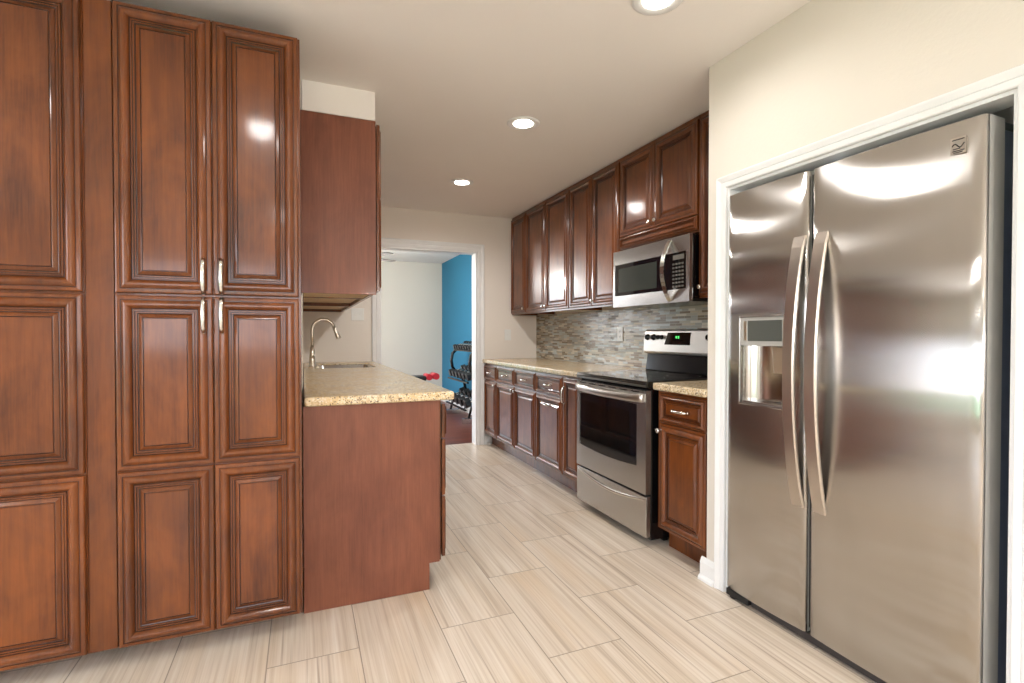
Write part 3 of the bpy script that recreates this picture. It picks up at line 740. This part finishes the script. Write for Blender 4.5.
# local x: 0 (far, Y=1.732) .. .928 (near, Y=.804); y into the wall
m = MB(); m.box((.006, .108, .03), (.922, .80, 1.765)); m.build('body', 'grey_side', t, bevel=.004)
for x in (.008, .848):
    MB().box((x, .102, 1.7655), (x + .07, .22, 1.792)).build('hinge_cover', 'grey_plastic', t, bevel=.006)
MB().box((.13, .020, .010), (.918, .034, .0405)).box((.13, .034, .010), (.918, .107, .0405)).build('kick_grille', 'dark_grey', t, bevel=.003)
m = MB(); m.lathe([(.020, 0), (.020, .012), (.012, .016), (.012, .036)], (.03, .03, 0), seg=14); m.box((.005, .004, .012), (.125, .05, .0405)); m.build('foot', 'black_matte', t, bevel=.004)
m = MB(); m.lathe([(.020, 0), (.020, .012), (.012, .016), (.012, .036)], (.88, .05, 0), seg=14); m.build('foot', 'black_matte', t)
def fridge_door(x0, x1, z0, z1, hole=None, bow=.010):
    cx = (x0 + x1) / 2; hw = (x1 - x0) / 2; r_ = .012
    def fy(x): u = (x - cx) / hw; return bow * u * u
    xs = sorted(set([x0 + r_ * k for k in (1,)] + [x1 - r_] + [x0 + r_ + (x1 - x0 - 2 * r_) * i / 20 for i in range(21)] + (list(hole[:2]) if hole else [])))
    prof = [(x0, .098), (x0, fy(x0) + r_)] + [(x0 + r_ - r_ * math.cos(R(a)), fy(x0) + r_ - r_ * math.sin(R(a))) for a in (30, 60)]
    prof += [(x, fy(x)) for x in xs]
    prof += [(x1 - r_ + r_ * math.cos(R(a)), fy(x1) + r_ - r_ * math.sin(R(a))) for a in (60, 30)] + [(x1, fy(x1) + r_), (x1, .098)]
    zs = [z0, z0 + .004, z1 - .004, z1] if not hole else [z0, z0 + .004, hole[2], hole[3], z1 - .004, z1]
    m = MB(); n = len(prof)
    for z in zs:
        ins = .004 if z in (z0, z1) else 0
        m.v += [(min(max(x, x0 + ins), x1 - ins), y + ins if y < .09 else y, z) for x, y in prof]
    for j in range(len(zs) - 1):
        for i in range(n - 1):
            if hole and zs[j] == hole[2] and prof[i][0] >= hole[0] - 1e-6 and prof[i + 1][0] <= hole[1] + 1e-6 and prof[i][1] < .03: continue
            side = 1 if (i < 1 or i >= n - 2) else 0
            m.f.append((j * n + i, j * n + i + 1, (j + 1) * n + i + 1, (j + 1) * n + i)); m.m.append(side); m.sm.append(not side)
        m.f.append((j * n + n - 1, j * n, (j + 1) * n, (j + 1) * n + n - 1)); m.m.append(1); m.sm.append(False)
    m.f.append(tuple(range(n))); m.m.append(1); m.sm.append(False)
    m.f.append(tuple(range((len(zs) - 1) * n, len(zs) * n))); m.m.append(1); m.sm.append(False)
    return m, fy
HO = (.080, .325, .885, 1.250)
m, fy = fridge_door(.0, .390, .042, 1.795, HO); fd = m.build('freezer_door', ['fridge_steel', 'door_side'], t)
m, fy2 = fridge_door(.404, .928, .042, 1.795); rd = m.build('fridge_door', ['fridge_steel', 'door_side'], t)
MB().box((.3905, .03, .06), (.4035, .107, 1.78)).build('door_gasket', 'black', t)
# dispenser
yf = .004
m = MB(); x0, x1, z0, z1 = HO
fr = .008
for a, b in (((x0 - fr, yf - .004, z0 - fr), (x1 + fr, yf + .012, z0)), ((x0 - fr, yf - .004, z1), (x1 + fr, yf + .012, z1 + fr)), ((x0 - fr, yf - .004, z0), (x0, yf + .012, z1)), ((x1, yf - .004, z0), (x1 + fr, yf + .012, z1))): m.box(a, b)
dsp = m.build('dispenser', 'steel', fd, bevel=.003)
m = MB(); m.box((x0, yf, 1.130), (x1, yf + .050, z1)); pn = m.build('control_panel', 'door_side', dsp, bevel=.003)
m = MB(); m.box((x0 + .040, yf - .002, 1.150), (x1 - .040, yf, 1.236)); m.build('display', 'grey_plastic', pn)
for xx in (x0 + .018, x1 - .034): bx((xx, yf - .0015, 1.152), (xx + .014, yf, 1.234)).build('button_strip', 'nickel', pn)
# cavity: curved back
m = MB(); cav = []
nn = 10
for i in range(nn + 1):
    a = math.pi * i / nn; cav.append(((x0 + x1) / 2 - (x1 - x0) / 2 * math.cos(a), yf + .004 + .062 * math.sin(a) ** .6))
vs = [(x, y, z0) for x, y in cav] + [(x, y, 1.130) for x, y in cav]
m.add(vs, [(i, i + 1, nn + 2 + i, nn + 1 + i) for i in range(nn)], 0, True); m.add(vs, [tuple(range(nn + 1)), tuple(range(nn + 1, 2 * nn + 2))])
m.build('cavity', 'chrome', dsp, fix=False)
m = MB(); m.box((x0 + .01, yf - .002, z0 + .0), (x1 - .01, yf + .050, z0 + .010)); m.build('drip_tray', 'steel', dsp, bevel=.002)
m = MB(); m.prism([(x0 + .14, 1.128), (x0 + .21, 1.128), (x0 + .20, 1.02), (x0 + .15, 1.02)], 1, yf + .020, yf + .034); m.build('paddle', 'nickel', dsp, bevel=.003)
# handles: flat straps bowed out
def fridge_handle(x, parent, yb, lean):
    m = MB(); n = 24; vs = []; z0, z1 = .518, 1.552
    for i in range(n + 1):
        u = i / n; s_ = math.sin(math.pi * u) ** .75; o_ = yb - .002 - .062 * s_; z = z0 + (z1 - z0) * u; w2 = .027 - .003 * s_
        xx = x + lean * s_
        vs += [(xx - w2, o_ + .002, z), (xx - w2 + .004, o_ - .005, z), (xx + w2 - .004, o_ - .005, z), (xx + w2, o_ + .002, z), (xx + w2 - .003, o_ + .012, z), (xx - w2 + .003, o_ + .012, z)]
    m.add(vs, [(i * 6 + q, i * 6 + (q + 1) % 6, (i + 1) * 6 + (q + 1) % 6, (i + 1) * 6 + q) for i in range(n) for q in range(6)], 0, False); m.add(vs, [tuple(range(6)), tuple(range(n * 6, n * 6 + 6))])
    return m.build('handle', 'satin', parent)
fridge_handle(.358, fd, .010, .0)
fridge_handle(.448, rd, .010, .0)
m = MB(); m.box((.844, fy2(.86) - .0015, 1.700), (.882, fy2(.86) + .004, 1.748)); em = m.build('emblem', 'chrome', rd)
m = MB()
for z, a, b in ((1.740, .848, .878), (1.714, .850, .868), (1.708, .848, .878), (1.703, .852, .874)): m.box((a, -.0012, z), (b, 0, z + .0025))
pts = [(.848 + .03 * i / 8, 0, 1.724 + .006 * math.sin(i * .9)) for i in range(9)]; m.tube(pts, .0018, 6)
m.build('lettering', 'black_matte', em, loc=(0, fy2(.86) - .001, 0))

# ------------------------------------------------------------------ recessed ceiling lights
def downlight(x, y, label, watts=LAMP_W):
    t = thing('recessed_light', label, 'ceiling light', (x, y, CEIL), 0, 'recessed ceiling lights')
    vs = []; sg = 32; m = MB()
    m.lathe([(.098, -.0005), (.098, -.004), (.088, -.008), (.064, -.005), (.060, -.003)], seg=sg); m.build('trim_ring', 'trim', t)
    MB().lathe([(.059, -.0042), (.050, -.0075), (.02, -.0095)], seg=sg).build('lens', 'lens', t)
    l = bpy.data.lights.new('lamp', 'SPOT'); l.energy = watts; l.spot_size = R(172); l.spot_blend = .6; l.shadow_soft_size = .07; l.color = LAMP_C
    lo = bpy.data.objects.new('lamp', l); COL.objects.link(lo); lo.parent = t; lo.location = (0, 0, -.03)
downlight(1.24, 1.565, 'recessed ceiling light nearest the refrigerator wall', LAMP_W * .7)
downlight(1.225, 2.79, 'recessed ceiling light in the middle of the kitchen ceiling', LAMP_W * 1.5)
downlight(1.225, 4.06, 'recessed ceiling light nearest the doorway', LAMP_W * 1.6)
downlight(-.22, .93, 'recessed ceiling light in front of the pantry')
downlight(-1.9, .6, 'recessed ceiling light over the dining side')
downlight(-.2, -1.4, 'recessed ceiling light behind the camera')

# ------------------------------------------------------------------ gym room
t = thing('ceiling_fan', 'grey-bladed ceiling fan in the room beyond the doorway', 'ceiling fan', (.60, 6.75, CEIL))
MB().lathe([(.06, -.0005), (.06, -.04), (.015, -.05), (.015, -.18), (.09, -.20), (.11, -.24), (.10, -.27), (.05, -.285)], seg=24).build('motor', 'fan', t)
for k in range(5):
    a = R(24 + 72 * k); m = MB(); m.prism([(.10, -.03), (.22, -.055), (.55, -.07), (.60, -.05), (.60, .05), (.55, .07), (.22, .055), (.10, .03)], 2, -.272, -.264)
    b = m.build('blade', 'fan', t); b.rotation_euler = (R(0), 0, a)
l = bpy.data.lights.new('lamp', 'POINT'); l.energy = 60; l.shadow_soft_size = .08; l.color = LAMP_C
t2 = thing('fan_light', 'frosted globe light under the ceiling fan', 'lamp', (.60, 6.75, CEIL - .374))
MB().lathe([(.03, .088), (.075, .07), (.09, .03), (.08, -.02), (.05, -.05), (.01, -.06)], seg=20).build('globe', 'lens', t2)
lo = bpy.data.objects.new('lamp', l); COL.objects.link(lo); lo.parent = t2; lo.location = (0, 0, -.12)

# dumbbell rack along the blue wall
RK = (1.95, 6.35)     # front-near corner on the floor
t = thing('dumbbell_rack', 'three-tier black dumbbell rack against the blue wall', 'rack', (RK[0], RK[1], 0))
RL = .95
for y in (.03, RL - .03):
    m = MB()
    pts = [(.30, y, .04), (.30, y, .35), (.27, y, .5), (.16, y, .60), (.095, y, .70), (.08, y, .80), (.10, y, .90), (.16, y, .955), (.26, y, .975)]
    m.tube(pts, .022, 10); m.box((-.02, y - .03, 0), (.33, y + .03, .07), 1)
    m.tube([(.06, y, .04), (.10, y, .20), (.28, y, .33)], .018, 8)
    m.build('frame', ['black', 'chrome'], t)
TIERS = [(.00, .17, .30, 5, .066), (.03, .53, .28, 6, .056), (.12, .94, .18, 8, .036)]   # x, z, depth, count, head size
for x, z, dpt, n, hs in TIERS:
    m = MB(); tl = .30
    for a in (.0, dpt - .03):
        zz = z + a * tl; m.box((x + a, 0, zz), (x + a + .03, RL, zz + .02))
    m.build('shelf', 'black', t)
def dumbbell_mesh(hs):
    ln = .15 + hs * 2.0; m = MB()
    def hexa(x0, x1):
        pts = [(hs * math.cos(R(60 * k + 30)) , hs * math.sin(R(60 * k + 30))) for k in range(6)]
        m.prism(pts, 0, x0, x1)
    hexa(-ln / 2, -.06); hexa(.06, ln / 2); m.tube([(-.06, 0, 0), (-.03, 0, 0), (0, 0, 0), (.03, 0, 0), (.06, 0, 0)], [.014, .018, .020, .018, .014], 8, 1)
    return m
TN = ['bottom tier of the rack', 'middle tier of the rack', 'top tier of the rack']
SZ = ['large', 'medium', 'small']
for ti, (x, z, dpt, n, hs) in enumerate(TIERS):
    proto = dumbbell_mesh(hs).build('dumbbell', ['cast', 'chrome'], bevel=.004)
    for k in range(n):
        o = proto if k == 0 else proto.copy()
        if k: COL.objects.link(o)
        o.location = (RK[0] + x + dpt / 2, RK[1] + .06 + (RL - .12) * k / (n - 1), z + dpt / 2 * .30 + .02 + hs * .95); o.rotation_euler = (0, -math.atan(.30), 0)
        tag(o, f'{SZ[ti]} black hex dumbbell on the {TN[ti]}', 'dumbbell', f'{SZ[ti]} dumbbells on the {TN[ti].split(" of")[0]}')
# bench, only the top of its pad shows over the counter
t = thing('weight_bench', 'low black exercise bench with a red padded end beyond the counter', 'bench', (1.42, 7.3, 0))
MB().box((-.55, -.13, .51), (.22, .13, .58)).build('seat_pad', 'black_matte', t, bevel=.02, seg=3)
m = MB(); m.tube([(.26, -.13, .56), (.26, .13, .56)], .045, 14); m.tube([(.36, -.13, .57), (.36, .13, .57)], .048, 14); m.tube([(.20, 0, .55), (.38, 0, .56)], .03, 10)
m.build('padded_end', 'red', t)
for x in (-.35, .15):
    m = MB(); m.box((x - .02, -.02, .03), (x + .02, .02, .50)); m.box((x - .025, -.22, 0), (x + .025, .22, .03)); m.build('leg', 'black', t)

# unseen pendant behind the camera, added to even out the light
t = thing('pendant_fill_lamp', 'unseen white glass pendant added behind the camera as fill light', 'lamp', (.9, -1.7, CEIL))
MB().lathe([(.06, -.0005), (.06, -.025), (.006, -.035), (.006, -.46)], seg=16).build('stem', 'nickel', t)
MB().lathe([(.03, -.46), (.10, -.49), (.15, -.56), (.15, -.63), (.10, -.70), (.02, -.73)], seg=24).build('shade', 'lamp_shade', t)
l = bpy.data.lights.new('lamp', 'POINT'); l.energy = 50; l.shadow_soft_size = .12; l.color = LAMP_C
lo = bpy.data.objects.new('lamp', l); COL.objects.link(lo); lo.parent = t; lo.location = (0, 0, -.87)
